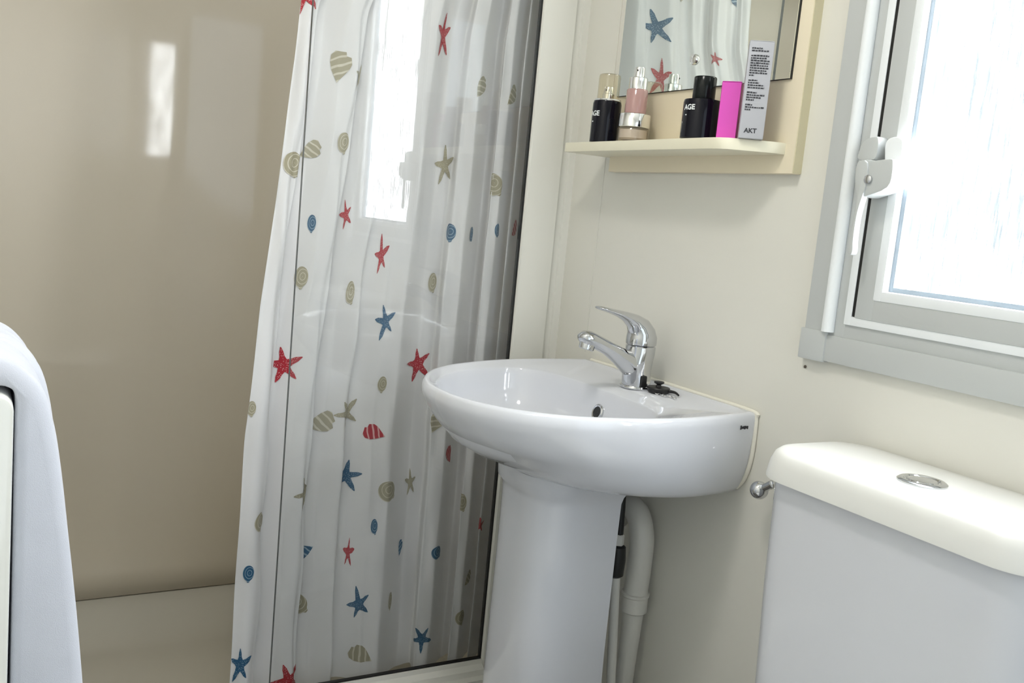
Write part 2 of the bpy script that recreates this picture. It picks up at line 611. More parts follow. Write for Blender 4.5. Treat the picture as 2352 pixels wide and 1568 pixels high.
def add_print(code, y, z, size, rot, name, seed, sx=1.0):
    col, kind = code
    out = motif(kind, seed)
    ca, sa = math.cos(rot), math.sin(rot)
    # fine mesh: fan of rings from centre to outline
    q0 = min(max(q_of(y, z), .004), .996)
    # arclength table about q0
    step = 0.0012
    fwd, bwd = [(0, q0)], [(0, q0)]
    for lst, sg in ((fwd, 1), (bwd, -1)):
        s, q = 0.0, q0
        while s < size * 1.6 and 0 < q + sg * step < 1:
            p, p2 = cur_pt(q, z), cur_pt(q + sg * step, z)
            s += (p2 - p).length
            q += sg * step
            lst.append((s, q))

    def q_at(s):
        lst = fwd if s >= 0 else bwd
        s = abs(s)
        for (a, qa), (b6, qb) in zip(lst[:-1], lst[1:]):
            if s <= b6:
                return qa + (qb - qa) * (s - a) / max(b6 - a, 1e-9)
        return lst[-1][1]
    RN = 7
    bm = bmesh.new()
    uv = bm.loops.layers.uv.new('UVMap')
    V, U = [], []
    for k in range(RN + 1):
        row, ru = [], []
        for (a, b6) in out:
            f = max(k / RN, .02)
            lx, lz = a * f, b6 * f
            px, pz = (ca * lx - sa * lz) * sx, sa * lx + ca * lz
            zz = z + pz * size
            # +s runs along -y, which is to the left seen from the room
            P3 = cur_pt(q_at(-px * size), zz, .0012)
            row.append(bm.verts.new(P3))
            ru.append((a * f, b6 * f))
        V.append(row)
        U.append(ru)
    n = len(out)
    for k in range(RN):
        for i in range(n):
            j = (i + 1) % n
            f = bm.faces.new((V[k][i], V[k][j], V[k + 1][j], V[k + 1][i]))
            for lp, (kk, ii) in zip(f.loops, ((k, i), (k, j), (k + 1, j), (k + 1, i))):
                lp[uv].uv = U[kk][ii]
            f.smooth = True
    me = bpy.data.meshes.new(name)
    bm.to_mesh(me)
    bm.free()
    o = link(name, me, 'print_' + code, None)
    world_child(o, cur)
    return o


PRINTS = [('rs', -0.271, 1.379, .040, .1, 0.55), ('rs', -0.524, 0.772, .036, .25, 1), ('rs', -0.262, 0.773, .036, .3, 1), ('rs', -0.482, 0.181, .036, .5, 1), ('rs', -0.375, 0.410, .034, .0, 0.3), ('rs', -0.357, 0.975, .036, .2, 0.35),
          ('rs', -0.426, 1.043, .030, .4, 0.35), ('rc', -0.349, 0.644, .022, 2.6, 1), ('rc', -0.088, 1.046, .022, .3, 0.6), ('rc', -0.191, 0.597, .022, 1.9, 0.6), ('rs', -0.118, 0.452, .016, .1, 1), ('bs', -0.342, 0.856, .034, .3, 0.55),
          ('bs', -0.390, 0.560, .031, -.1, 1), ('bs', -0.352, 0.310, .034, .35, 0.7), ('bs', -0.220, 0.227, .030, .6, 0.65), ('bs', -0.581, 0.240, .036, .1, 0.35), ('bp', -0.230, 1.027, .020, .2, 1), ('bp', -0.492, 1.023, .018, 0, 0.35),
          ('bp', -0.178, 1.027, .018, .6, 0.3), ('bp', -0.131, 1.039, .018, 1.0, 0.25), ('bc', -0.460, 0.415, .021, 3.4, 1), ('bp', -0.335, 0.464, .018, .3, 0.5), ('bc', -0.269, 0.408, .018, 1.2, 0.5), ('bp', -0.201, 0.403, .018, .8, 1),
          ('bp', -0.575, 0.408, .018, 0, 0.55), ('tc', -0.464, 1.295, .028, 1.2, 1), ('ts', -0.423, 1.281, .026, 0, 0.6), ('tp', -0.532, 1.120, .026, .4, 1), ('tc', -0.500, 1.150, .022, .3, 1), ('tp', -0.446, 1.166, .022, .3, 0.6),
          ('tc', -0.192, 1.300, .022, .8, 1), ('tc', -0.121, 1.295, .024, .6, 1), ('ts', -0.239, 1.151, .036, .2, 0.65), ('tp', -0.147, 1.124, .027, .7, 1), ('tp', -0.503, 0.928, .023, .1, 0.6), ('tp', -0.410, 0.905, .026, .5, 0.4),
          ('tp', -0.242, 0.929, .023, .4, 0.65), ('tp', -0.340, 0.738, .018, 0, 0.65), ('tc', -0.447, 0.667, .028, .1, 1), ('ts', -0.401, 0.682, .030, .5, 1), ('tc', -0.227, 0.668, .024, .9, 1), ('ts', -0.473, 0.539, .036, .35, 1),
          ('tp', -0.558, 0.497, .022, .3, 1), ('tp', -0.312, 0.533, .026, .9, 1), ('ts', -0.255, 0.538, .030, .1, 0.45), ('tp', -0.465, 0.315, .027, .9, 1), ('tp', -0.285, 0.304, .022, .2, 0.35), ('tp', -0.132, 0.256, .020, .2, 1),
          ('tp', -0.156, 0.500, .022, .4, 0.5), ('tp', -0.584, 0.702, .016, .2, 0.5), ('tc', -0.120, 0.336, .020, .2, 1), ('tc', -0.344, 0.204, .026, 2.4, 1), ('rs', -0.528, 1.40, .03, .3, 1),
          ('bs', -0.250, 1.478, .036, -.35, 1), ('rs', -0.406, 1.440, .016, .2, 1), ('tp', -.30, 1.56, .026, .2, 1), ('bc', -.45, 1.58, .024, .6, 1), ('rs', -.19, 1.62, .036, .2, 1), ('bs', -.50, 1.66, .034, .5, 1)]
PN = {'s': 'starfish_print', 'p': 'spiral_shell_print', 'c': 'ribbed_shell_print'}
for i, (code, y, z, size, rot, sx_) in enumerate(PRINTS):
    y = min(max(y, -.055 - cur_wid(z) + .004), -.060)
    add_print(code, y, z, size, rot, PN[code[1]], i * 13 + 5, sx_ if -.44 < y < -.22 else .35 + .65 * sx_)

# ------------------------------------------------------------------ basin and pedestal
BC = Vector((-1.207, -.0))
HALF = [(.222, -.004), (.232, -.06), (.237, -.14), (.229, -.21), (.207, -.28), (.187, -.318), (.150, -.362), (.098, -.396), (.045, -.414), (0, -.418)]
half = catmull([(a, b7, 0) for a, b7 in HALF], 8)
OUT = [(p.x, p.y) for p in half] + [(-p.x, p.y) for p in reversed(half[:-1])]
# close along the wall
nb = 16
OUT += [(-.222 + .444 * k / nb, -.004) for k in range(1, nb)]
NO = len(OUT)


def ring_scaled(sx, sy, z):
    return [(BC.x + a * sx, b7 * sy if b7 < -.004 else -.004, z) for a, b7 in OUT]


def ring_inset(d, z):
    """outline drawn in evenly by d on every side"""
    out = []
    for a, b7 in OUT:
        x = a * (1 - d / .237)
        y = -.211 + (b7 + .211) * (1 - d / .207)
        out.append((BC.x + x, y, z))
    return out


def ray_hit(poly, cx, cy, th):
    dx, dy = math.cos(th), math.sin(th)
    best = 1e9
    for i in range(len(poly)):
        (x1, y1), (x2, y2) = poly[i - 1], poly[i]
        ex, ey = x2 - x1, y2 - y1
        den = dx * ey - dy * ex
        if abs(den) < 1e-12:
            continue
        t = ((x1 - cx) * ey - (y1 - cy) * ex) / den
        u = ((x1 - cx) * dy - (y1 - cy) * dx) / den
        if t > 0 and -1e-6 <= u <= 1 + 1e-6:
            best = min(best, t)
    return best


INS = [(x - BC.x, y) for x, y, z in ring_inset(.021, 0)]


def ring_bowl(s, z):
    out = []
    cx, cy = 0.0, -.262
    for i in range(NO):
        a = Vector(OUT[i])
        th = math.atan2(a.y - cy, a.x - cx)
        ax_, ay = .222, (.150 if a.y < cy else .140)
        e = 2.4 if a.y < cy else 3.2
        r = (abs(math.cos(th) / ax_) ** e + abs(math.sin(th) / ay) ** e) ** (-1 / e)
        r = (r ** -14 + ray_hit(INS, cx, cy, th) ** -14) ** (-1 / 14)
        out.append((BC.x + cx + r * math.cos(th) * s, cy + r * math.sin(th) * s, z))
    return out


ZR = .82
rings = [ring_scaled(.60, .45, .690), ring_scaled(.865, .66, .693)]
for k in range(1, 10):
    t = k / 9
    f = .55 * math.sin(t * PI / 2) + .45 * t
    z = .692 + .110 * (1 - math.cos(t * PI / 2)) ** .80
    rings.append(ring_scaled(.865 + .135 * (1 - (1 - t) ** 2.4), .66 + .34 * f, z))
rings += [ring_inset(0, .808), ring_inset(.0012, .8155), ring_inset(.004, .8195), ring_inset(.008, .8205), ring_inset(.012, .819), ring_inset(.0165, .8145)]
rings += [ring_bowl(1.0, .8120), ring_bowl(.99, .8095), ring_bowl(.978, .802), ring_bowl(.955, .780), ring_bowl(.91, .752), ring_bowl(.80, .728), ring_bowl(.60, .713), ring_bowl(.35, .706), ring_bowl(.10, .703)]
# the rim dips a little towards the front
rings = [[(x, y, z - (.009 * min(1.0, max(0.0, -y / .41)) if z > .75 else 0)) for x, y, z in r] for r in rings]
bas = empty('wash_basin', (BC.x, -.2, .69), 'white ceramic hand basin with oval front on a pedestal', 'wash basin')
loft('basin_bowl', 'ceramic', rings, bas, cap0=True, cap1=True, angle=60)
lathe('waste_ring', 'chrome', [(0, .7035), (.022, .7035), (.024, .706), (.016, .707), (.012, .7045), (0, .7045)], BC.x, -.285, bas)
# overflow: chrome ring with dark hole, on the back slope of the bowl
OV = Vector((BC.x + .004, -.1305, .772))
nrm = Vector((0, -.96, .28)).normalized()
e1 = Vector((1, 0, 0))
e2 = nrm.cross(e1)
for nm, mt, prof in (('overflow_ring', 'chrome', [(.0095, 0.0), (.0095, .0025), (.0115, .003), (.0135, .0018), (.014, -.003)]), ('overflow_hole', 'black', [(.0002, .0012), (.0098, .0012), (.0098, -.001)])):
    rings = [[OV + r * math.cos(2 * PI * i / 28) * e1 + r * math.sin(2 * PI * i / 28) * e2 + nrm * h for i in range(28)] for r, h in prof]
    loft(nm, mt, rings, bas)
# bead of sealant along the wall
path = [(BC.x - .21, .8195), (BC.x + .10, .8195), (BC.x + .212, .8190), (BC.x + .221, .812), (BC.x + .2225, .79), (BC.x + .2225, .76), (BC.x + .219, .735), (BC.x + .212, .715), (BC.x + .200, .700)]
tube('sealant_bead', 'caulk', [(x, -.0035, z) for x, z in path], .0035, bas, n=8, per=4)
# small maker's mark
bm = bmesh.new()
xx = 0
for wd, z0, z1 in ((.0016, 0, .006), (.0016, .001, .004), (.003, .001, .0045), (.0022, 0, .005), (.0028, .001, .0045), (.0016, .0, .0045)):
    box_bm(xx, xx + wd, -.0005, .0005, z0, z1, bm=bm)
    xx += wd + .0008
lg = finish(bm, 'maker_mark', 'print_dark', smooth=False)
lg.location = (BC.x + .2300, -.040, .797)
lg.rotation_euler = (0, 0, math.radians(99))
world_child(lg, bas)

ped = empty('basin_pedestal', (BC.x, -.17, 0), 'white ceramic pedestal column under the hand basin', 'pedestal')


def ped_ring(w2, yf, yb, z):
    pts = []
    for k in range(33):
        a = PI + PI * k / 32
        c, s = math.cos(a), math.sin(a)
        pw = .72
        x = w2 * math.copysign(abs(c) ** pw, c)
        y = yb - .06 + (yf - (yb - .06)) * abs(s) ** .62
        pts.append((BC.x + x, y, z))
    pts.append((BC.x + w2, yb, z))
    pts.append((BC.x - w2, yb, z))
    return pts


rings = [ped_ring(.094, -.285, -.115, .0), ped_ring(.094, -.285, -.115, .04), ped_ring(.086, -.272, -.12, .12), ped_ring(.083, -.270, -.125, .4), ped_ring(.083, -.268, -.125, .58), ped_ring(.084, -.268, -.125, .645), ped_ring(.086, -.270, -.123, .655), ped_ring(.091, -.278, -.12, .664), ped_ring(.092, -.280, -.12, .6885)]
loft('column', 'ceramic', rings, ped, cap0=True, cap1=True, angle=40)

# ------------------------------------------------------------------ mixer tap
TP = Vector((-1.203, -.060, .8125))
tap = empty('mixer_tap', TP, 'chrome single-lever mixer tap on the hand basin', 'tap')


def ell(c, a, b9, ra, rb, n=28, p=1.0):
    return [c + ra * math.copysign(abs(math.cos(2 * PI * i / n)) ** p, math.cos(2 * PI * i / n)) * a + rb * math.copysign(abs(math.sin(2 * PI * i / n)) ** p, math.sin(2 * PI * i / n)) * b9 for i in range(n)]


X, Y, Z = Vector((1, 0, 0)), Vector((0, 1, 0)), Vector((0, 0, 1))
loft('base_ring', 'chrome', [ell(TP + Z * h, X, Y, r, r) for r, h in ((.0265, 0), (.0275, .002), (.0265, .0045), (.0245, .0055))], tap, cap0=True, cap1=True)
rings = []
for h, r, sh in ((.004, .0235, -.0), (.015, .0225, -.002), (.03, .0225, -.003), (.045, .0235, -.002), (.058, .0245, 0), (.068, .0245, 0), (.0705, .0225, 0)):
    rings.append(ell(TP + Z * h + Y * sh, X, Y, r, r * (1.06 if h < .05 else 1)))
loft('body', 'chrome', rings, tap, cap0=True, cap1=True)
sp = [((0, .036), .019, .024), ((-.022, .040), .0185, .020), ((-.045, .052), .017, .0145), ((-.070, .064), .0155, .0115), ((-.095, .0735), .0155, .0115), ((-.112, .0785), .0165, .0125), ((-.122, .0790), .0150, .0120), ((-.1275, .0775), .0105, .0085), ((-.129, .076), .004, .0035)]
rings = []
sp = [((dy * .92, dz), rx, rz) for (dy, dz), rx, rz in sp]
for k, ((dy, dz), rx, rz) in enumerate(sp):
    a, b10 = sp[max(k - 1, 0)][0], sp[min(k + 1, len(sp) - 1)][0]
    t = Vector((0, b10[0] - a[0], b10[1] - a[1])).normalized()
    nn = X.cross(t)
    rings.append(ell(TP + Vector((0, dy, dz)), X, nn, rx, rz))
loft('spout', 'chrome', rings, tap, cap0=True, cap1=True, angle=60)
ax = Vector((0, -.25, -1)).normalized()
c0 = TP + Vector((0, -.104, .072))
a1 = X
a2 = ax.cross(X)
loft('aerator', 'chrome', [ell(c0 + ax * h, a1, a2, r, r) for r, h in ((.0125, -.004), (.0128, .003), (.0122, .010), (.0105, .011), (.010, .008))], tap, cap0=True, cap1=True)
# lever: dome cap sweeping forward into a blade
rings = []
lv = [((.0, .0715), .0248, .0248, 0), ((.0, .076), .0252, .0252, 0), ((.0, .084), .0250, .0250, -4)]
for (dy, dz), rx, ry, tl_ in lv:
    rings.append(ell(TP + Vector((0, dy, dz)), X, Y, rx, ry))
cap_path = [((-.003, .094), .0235, .0225, 18), ((-.010, .103), .0205, .0185, 38), ((-.022, .111), .0170, .0125, 58), ((-.038, .1175), .0145, .0080, 68), ((-.056, .1225), .0135, .0055, 74), ((-.074, .126), .0140, .0042, 78), ((-.090, .129), .0140, .0034, 80), ((-.097, .130), .0110, .0026, 80), ((-.099, .1303), .006, .0015, 80)]
cap_path = [((dy * .93, dz - .002), rx, rz, deg) for (dy, dz), rx, rz, deg in cap_path]
for (dy, dz), rx, rz, deg in cap_path:
    d = math.radians(deg)
    nn = Vector((0, math.cos(d), math.sin(d)))
    rings.append(ell(TP + Vector((0, dy, dz)), X, nn, rx, rz))
loft('lever', 'chrome', rings, tap, cap0=True, cap1=True, angle=70)

# plug with its chain, left lying behind the tap
PL = Vector((-1.158, -.050, .8122))
plug = empty('basin_plug', PL, 'black rubber basin plug with metal chain beside the tap', 'plug')
lathe('stopper', 'black', [(.014, PL.z), (.0175, PL.z + .003), (.0185, PL.z + .0085), (.0175, PL.z + .010), (.005, PL.z + .0105), (.0035, PL.z + .014), (.008, PL.z + .0165), (.008, PL.z + .019), (0, PL.z + .020)], PL.x, PL.y, plug)
box('tab', 'black', PL.x - .034, PL.x - .020, PL.y - .020, PL.y - .008, PL.z + .001, PL.z + .024, .003, plug)
tube('stem', 'black', [PL + Vector((.012, .008, .006)), PL + Vector((.024, .014, .006)), PL + Vector((.036, .012, .004))], [.003, .0022, .0015], plug, n=8, per=4)
for k in range(7):
    c = PL + Vector((.012 + .0058 * k, -.012 + .0016 * k + .003 * math.sin(k * 1.7), .0022))
    rr = .0034
    rings = []
    for j in range(13):
        a = 2 * PI * j / 12
        p = c + Vector((rr * math.cos(a), rr * .75 * math.sin(a), .0006 * math.sin(2 * a)))
        o_ = Vector((math.cos(a), math.sin(a), 0))
        rings.append([p + .0009 * (math.cos(2 * PI * q / 6) * o_ + math.sin(2 * PI * q / 6) * Z) for q in range(6)])
    loft('chain_link', 'chrome', rings, plug)

# ------------------------------------------------------------------ pipes beneath the basin
wp = empty('waste_pipe', (-1.17, -.05, 0), 'white plastic waste pipe with bend behind the pedestal', 'pipe')
tube('bend', 'pipe', [(-1.25, -.032, .575), (-1.222, -.032, .602), (-1.195, -.032, .597), (-1.178, -.032, .565), (-1.176, -.032, .52), (-1.178, -.032, .46)], .0205, wp, n=20)
lathe('collar', 'pipe', [(.0205, .435), (.0225, .437), (.0225, .462), (.0240, .464), (.0240, .468), (.0205, .469)], -1.178, -.032, wp)
tube('lower_pipe', 'pipe', [(-1.178, -.032, .437), (-1.180, -.032, .35), (-1.186, -.032, .2), (-1.19, -.032, .0)], [.018, .016, .0155, .0155], wp, n=18)
sup = empty('supply_pipe', (-1.215, -.07, 0), 'slim white water pipe with black valve behind the pedestal', 'pipe')
tube('pipe_run', 'pipe', [(-1.125, -.078, .0), (-1.145, -.078, .2), (-1.166, -.078, .4), (-1.178, -.078, .51)], .0078, sup, n=14)
lathe('valve', 'black', [(.009, .50), (.0135, .504), (.0145, .53), (.0125, .552), (.009, .555)], -1.179, -.078, sup)
lathe('valve_nut', 'pipe', [(.0075, .553), (.0085, .556), (.0085, .571), (.0065, .573)], -1.179, -.078, sup, n=6)
tube('hose', 'black', [(-1.179, -.078, .57), (-1.182, -.078, .62), (-1.188, -.078, .687)], .0062, sup)

# ------------------------------------------------------------------ toilet
TCX = -.640
toi = empty('toilet', (TCX, -.25, 0), 'white close-coupled toilet with low cistern below the window', 'toilet')
rings = []
for z, hw, yf, r in ((.385, .150, -.140, .04), (.40, .158, -.145, .045), (.50, .172, -.150, .05), (.65, .178, -.153, .05), (.790, .180, -.155, .05)):
    rings.append([(x, y, z) for x, y in rrect(TCX - hw, TCX + hw, yf, -.006, r, 8)])
loft('cistern', 'ceramic', rings, toi, cap0=True, cap1=True, angle=50)
rings = []
for z, d in ((.7855, -.004), (.7865, .0), (.790, .0), (.806, -.0025), (.8165, -.0065), (.8215, -.012), (.8235, -.019), (.8240, -.05)):
    hw = .187 + d
    rings.append([(x, y, z) for x, y in rrect(TCX - hw, TCX + hw, -.168 - d, -.003 + min(d * .3, 0), .055 + d * .6, 10)])
lid = loft('cistern_lid', 'plastic', rings, toi, cap0=True, cap1=True, angle=60)
BT = (TCX + .003, -.096)
lathe('flush_button', 'chrome', [(.0265, .8238), (.0265, .8255), (.024, .8272), (.020, .8272), (.0185, .8258), (.0165, .8258), (.0155, .8272), (.010, .8282), (0, .8285)], *BT, toi, n=48)
rings = []
for z, hw, yf, yb in ((.0, .10, -.48, -.08), (.10, .095, -.46, -.09), (.22, .11, -.50, -.08), (.32, .16, -.60, -.05), (.385, .178, -.635, -.03), (.395, .176, -.632, -.032)):
    pts = []
    for k in range(48):
        a = 2 * PI * k / 48
        c, s = math.cos(a), math.sin(a)
        ym = -.28
        y = ym + (abs(s) ** .8) * ((yb - ym) if s > 0 else (yf - ym))
        x = TCX + hw * math.copysign(abs(c) ** (.75 if s > 0 else .95), c)
        pts.append((x, y, z))
    rings.append(pts)
loft('pan', 'ceramic', rings, toi, cap0=True, cap1=True, angle=60)


def seat_ring(hw, yf, yb, z):
    return [(TCX + hw * math.cos(2 * PI * k / 48), (yf + yb) / 2 + (yb - yf) / 2 * math.copysign(abs(math.sin(2 * PI * k / 48)) ** .85, math.sin(2 * PI * k / 48)), z) for k in range(48)]


loft('seat', 'plastic', [seat_ring(.18, -.64, -.195, .396), seat_ring(.184, -.644, -.19, .405), seat_ring(.182, -.642, -.192, .414)], toi, cap0=True, cap1=True, angle=60)
loft('seat_lid', 'plastic', [seat_ring(.18, -.64, -.19, .415), seat_ring(.183, -.643, -.187, .424), seat_ring(.17, -.63, -.197, .434), seat_ring(.10, -.56, -.25, .438)], toi, cap0=True, cap1=True, angle=60)

# chrome ball-ended holder on the wall between basin and cistern
hold = empty('paper_holder', (-.90, -.02, .735), 'chrome ball-ended holder on the wall beside the cistern', 'holder')
lathe('wall_rose', 'chrome', [(.011, 0), (.011, .003), (.008, .006), (.0055, .008), (.0055, .04), (.0, .041)], -.905, 0, hold, axis='y', cz=.736)
tube('stem', 'chrome', [(-.905, -.038, .738), (-.913, -.038, .732), (-.922, -.038, .726)], .0058, hold, n=14)
c = Vector((-.928, -.038, .722))
loft('ball', 'chrome', [[c + .0130 * math.sin(PI * j / 16) * (math.cos(2 * PI * i / 24) * X + math.sin(2 * PI * i / 24) * Y) + .0130 * math.cos(PI * j / 16) * Z if 0 < j < 16 else c + .0130 * math.cos(PI * j / 16) * Z + 1e-5 * (math.cos(2 * PI * i / 24) * X + math.sin(2 * PI * i / 24) * Y) for i in range(24)] for j in range(17)], hold, angle=80)

# ------------------------------------------------------------------ mirror, board and shelf
BX0, BX1, BZ0, BZ1, BT_ = -1.408, -.966, 1.164, 1.80, .017
brd = empty('mirror_shelf_unit', (-1.2, 0, BZ0), 'cream laminate backboard with small shelf below the mirror', 'shelf')
box('backboard', 'board', BX0, BX1, -BT_, 0, BZ0, BZ1, .0012, brd)
box('edge_strip', plain('yellowed edging', (0.70, 0.64, 0.44), .4, noise=.03), BX1 - .0005, BX1 + .001, -BT_ + .001, 0, BZ0 + .001, BZ1 - .001, 0, brd)
shp = [(-1.430, -.0005), (-1.432, -.098), (-1.06, -.099), (-1.045, -.098), (-1.033, -.095), (-1.022, -.089), (-.990, -.040), (-.985, -.030), (-.984, -BT_), (-1.4075, -BT_), (-1.4085, -.0005)]
prism('shelf_board', 'shelf', shp, 'xy', 1.190, 1.206, .0012, brd)
mir = empty('wall_mirror', (-1.22, -BT_, 1.30), 'frameless wall mirror above the cosmetics shelf', 'mirror')
MZ0 = 1.2945
box('mirror_back', 'black', -1.4010, -.9885, -BT_ - .0030, -BT_, MZ0 - .0005, 1.785, 0, mir)
box('mirror_glass', 'mirror', -1.4002, -.9893, -BT_ - .0050, -BT_ - .0030, MZ0, 1.785, 0, mir)
lathe('screw_cap', 'silver', [(.0085, .0), (.0085, .002), (.0075, .004), (.0045, .0052), (0, .0056)], -1.198, -BT_ - .0048, mir, n=28, axis='y', cz=1.339)

# ------------------------------------------------------------------ cosmetics on the shelf
SZ = 1.2062


def wrap_text(body, size, cx, cy, r, az, z, parent, name='lettering', mat='print_white'):
    me = text_mesh(body, size)
    for v in me.vertices:
        a = az + v.co.x / r
        v.co = Vector((cx + (r + .0004) * math.cos(a), cy + (r + .0004) * math.sin(a), z + v.co.y))
    o = link(name, me, mat)
    return world_child(o, parent)


AZ = math.radians(-34)
# dark bottle with smoky clear cap
cx, cy = -1.360, -.067
b1 = empty('spray_bottle', (cx, cy, SZ), 'dark spray bottle with smoky see-through cap beside the pink bottle', 'bottle', None)
lathe('bottle_body', 'darkglass', [(.022, SZ), (.0245, SZ + .002), (.0245, SZ + .066), (.0235, SZ + .070), (.020, SZ + .0715), (0, SZ + .0715)], cx, cy, b1)
lathe('shoulder_ring', 'silver', [(.0235, SZ + .0705), (.024, SZ + .0715), (.023, SZ + .0735), (.014, SZ + .074), (0, SZ + .074)], cx, cy, b1)
lathe('nozzle', 'silver', [(.010, SZ + .0735), (.010, SZ + .083), (.0085, SZ + .084), (.0085, SZ + .094), (.0075, SZ + .0955), (0, SZ + .096)], cx, cy, b1)
lathe('spray_hole', 'black', [(.0016, 0.0), (.0016, .0006), (0, .0007)], cx + .0035, cy - .0078, b1, n=10, axis='y', cz=SZ + .089)
lathe('cap', 'amber', [(.0185, SZ + .074), (.0185, SZ + .111), (.0175, SZ + .1145), (.0145, SZ + .116), (0, SZ + .1163)], cx, cy, b1)
wrap_text('AGE', .0115, cx, cy, .0245, math.radians(-88), SZ + .048, b1)
wrap_text('-', .012, cx, cy, .0245, math.radians(-96), SZ + .036, b1)
# glass jar with silver lid and pink bottle standing on it
cx, cy = -1.290, -.058
jr = empty('cosmetic_jar', (cx, cy, SZ), 'small clear glass jar with broad silver lid beneath the pink bottle', 'jar')
lathe('jar_glass', 'clear', [(.023, SZ), (.027, SZ + .003), (.027, SZ + .022), (.025, SZ + .025), (.0235, SZ + .025)], cx, cy, jr)
lathe('cream', plain('beige cream', (.66, .59, .52), .4, noise=.05), [(.019, SZ + .005), (.0225, SZ + .008), (.0225, SZ + .0215), (0, SZ + .022)], cx, cy, jr)
lathe('lid', 'silver', [(.0255, SZ + .0252), (.0262, SZ + .026), (.0262, SZ + .046), (.0255, SZ + .047), (0, SZ + .047)], cx, cy, jr, n=56)
z1 = SZ + .0472
b2 = empty('pump_bottle', (cx, cy, z1), 'pink glass pump bottle standing on the silver jar lid', 'bottle')
lathe('bottle_body', 'pinkglass', [(.015, z1), (.0178, z1 + .0015), (.0178, z1 + .038), (.0165, z1 + .040), (0, z1 + .040)], cx, cy, b2)
lathe('collar', 'silver', [(.0155, z1 + .0392), (.0155, z1 + .0395), (.0150, z1 + .0405), (.0150, z1 + .058), (.0142, z1 + .059), (0, z1 + .0592)], cx, cy, b2)
lathe('pump_head', 'silver', [(.0088, z1 + .059), (.0088, z1 + .074), (.0082, z1 + .0755), (0, z1 + .0758)], cx, cy, b2)
lathe('pump_hole', 'black', [(.0016, 0.0), (.0016, .0006), (0, .0007)], cx + .0045, cy - .0073, b2, n=10, axis='y', cz=z1 + .070)
# dark bottle with black cap
cx, cy = -1.118, -.062
b3 = empty('dark_bottle', (cx, cy, SZ), 'stout dark bottle with black screw cap beside the pink box', 'bottle')
lathe('bottle_body', 'darkglass', [(.025, SZ), (.0285, SZ + .003), (.0285, SZ + .055), (.0275, SZ + .059), (.020, SZ + .0605), (0, SZ + .0605)], cx, cy, b3)
lathe('cap', 'blackcap', [(.0165, SZ + .0605), (.0168, SZ + .061), (.0168, SZ + .092), (.0158, SZ + .0935), (0, SZ + .0935)], cx, cy, b3)
wrap_text('AGE', .0105, cx, cy, .0285, math.radians(-82), SZ + .046, b3)
wrap_text('-', .010, cx, cy, .0285, math.radians(-92), SZ + .036, b3)


def carton(name, label, cx, cy, w2, d2, h, rot, mats, parent_cat='box'):
    o = empty(name, (cx, cy, SZ), label, parent_cat)
    bm = box_bm(-w2 / 2, w2 / 2, -d2 / 2, d2 / 2, 0, h, .0006, 1)
    body = finish(bm, 'carton', mats[0], o, smooth=False)
    body.data.materials.append(M[mats[1]])
    for p in body.data.polygons:
        if abs(p.normal.x) > .7:
            p.material_index = 1
    o.rotation_euler = (0, 0, rot)
    return o


pb = carton('pink_box', 'bright pink slim carton beside the dark bottle', -1.055, -.064, .028, .020, .080, math.radians(40), ('pinkcard', 'purplecard'))
fl = finish(box_bm(-.0135, .0135, -.0104, .009, .0802, .0812, .0003, 1), 'top_flap', 'pinkcard', pb, smooth=False)
gb = carton('grey_box', 'tall grey carton printed with small dark text beside the pink carton', -1.009, -.062, .0335, .026, .131, math.radians(50), ('greycard', 'greycard'))
fl = finish(box_bm(-.016, .016, -.0125, .012, .1312, .1320, .0003, 1), 'top_flap', 'greycard', gb, smooth=False)
me = text_mesh('AKT', .0088)
t = link('lettering', me, 'print_dark', gb)
t.rotation_euler = (PI / 2, 0, 0)
t.location = (-.0015, -.0133, .0105)
rnd = random.Random(3)


def text_block(yplane, flip, x0, x1, top, rows, name):
    bm = bmesh.new()
    z = top
    for r in rows:
        if r:
            x = x0
            xe = x0 + (x1 - x0) * r
            while x < xe:
                wd = rnd.uniform(.0012, .0042)
                box_bm(x, min(x + wd, xe), yplane - .0002, yplane + .0002, z, z + rnd.uniform(.0016, .0022), bm=bm)
                x += wd + .0008
        z -= .0033
    o = finish(bm, name, 'print_dark', gb, smooth=False)
    if flip:
        o.rotation_euler = (0, 0, PI)
    return o


ROWS = [.55, .85, .0, .9, .8, .95, .95, .9, .95, .85, .9, .25, 0, .45, .55, .8, .85, 0, .5, .9, .75, .4, 0, .35, .95, .3]
text_block(-.0133, False, -.0125, .014, .1205, ROWS, 'printed_text')
text_block(-.0133, True, -.0145, .0145, .108, [.95] * 20, 'back_print')

# ------------------------------------------------------------------ window
def frame_ring(name, mat, x0, x1, z0, z1, w2, ya, yb, bev, parent, wb=None):
    wb = wb or w2
    bm = bmesh.new()
    box_bm(x0, x0 + w2, ya, yb, z0, z1, bev, bm=bm)
    box_bm(x1 - w2, x1, ya, yb, z0, z1, bev, bm=bm)
    box_bm(x0 + w2 - bev, x1 - w2 + bev, ya, yb, z0, z0 + wb, bev, bm=bm)
    box_bm(x0 + w2 - bev, x1 - w2 + bev, ya, yb, z1 - wb, z1, bev, bm=bm)
    o = finish(bm, name, mat)
    return world_child(o, parent)


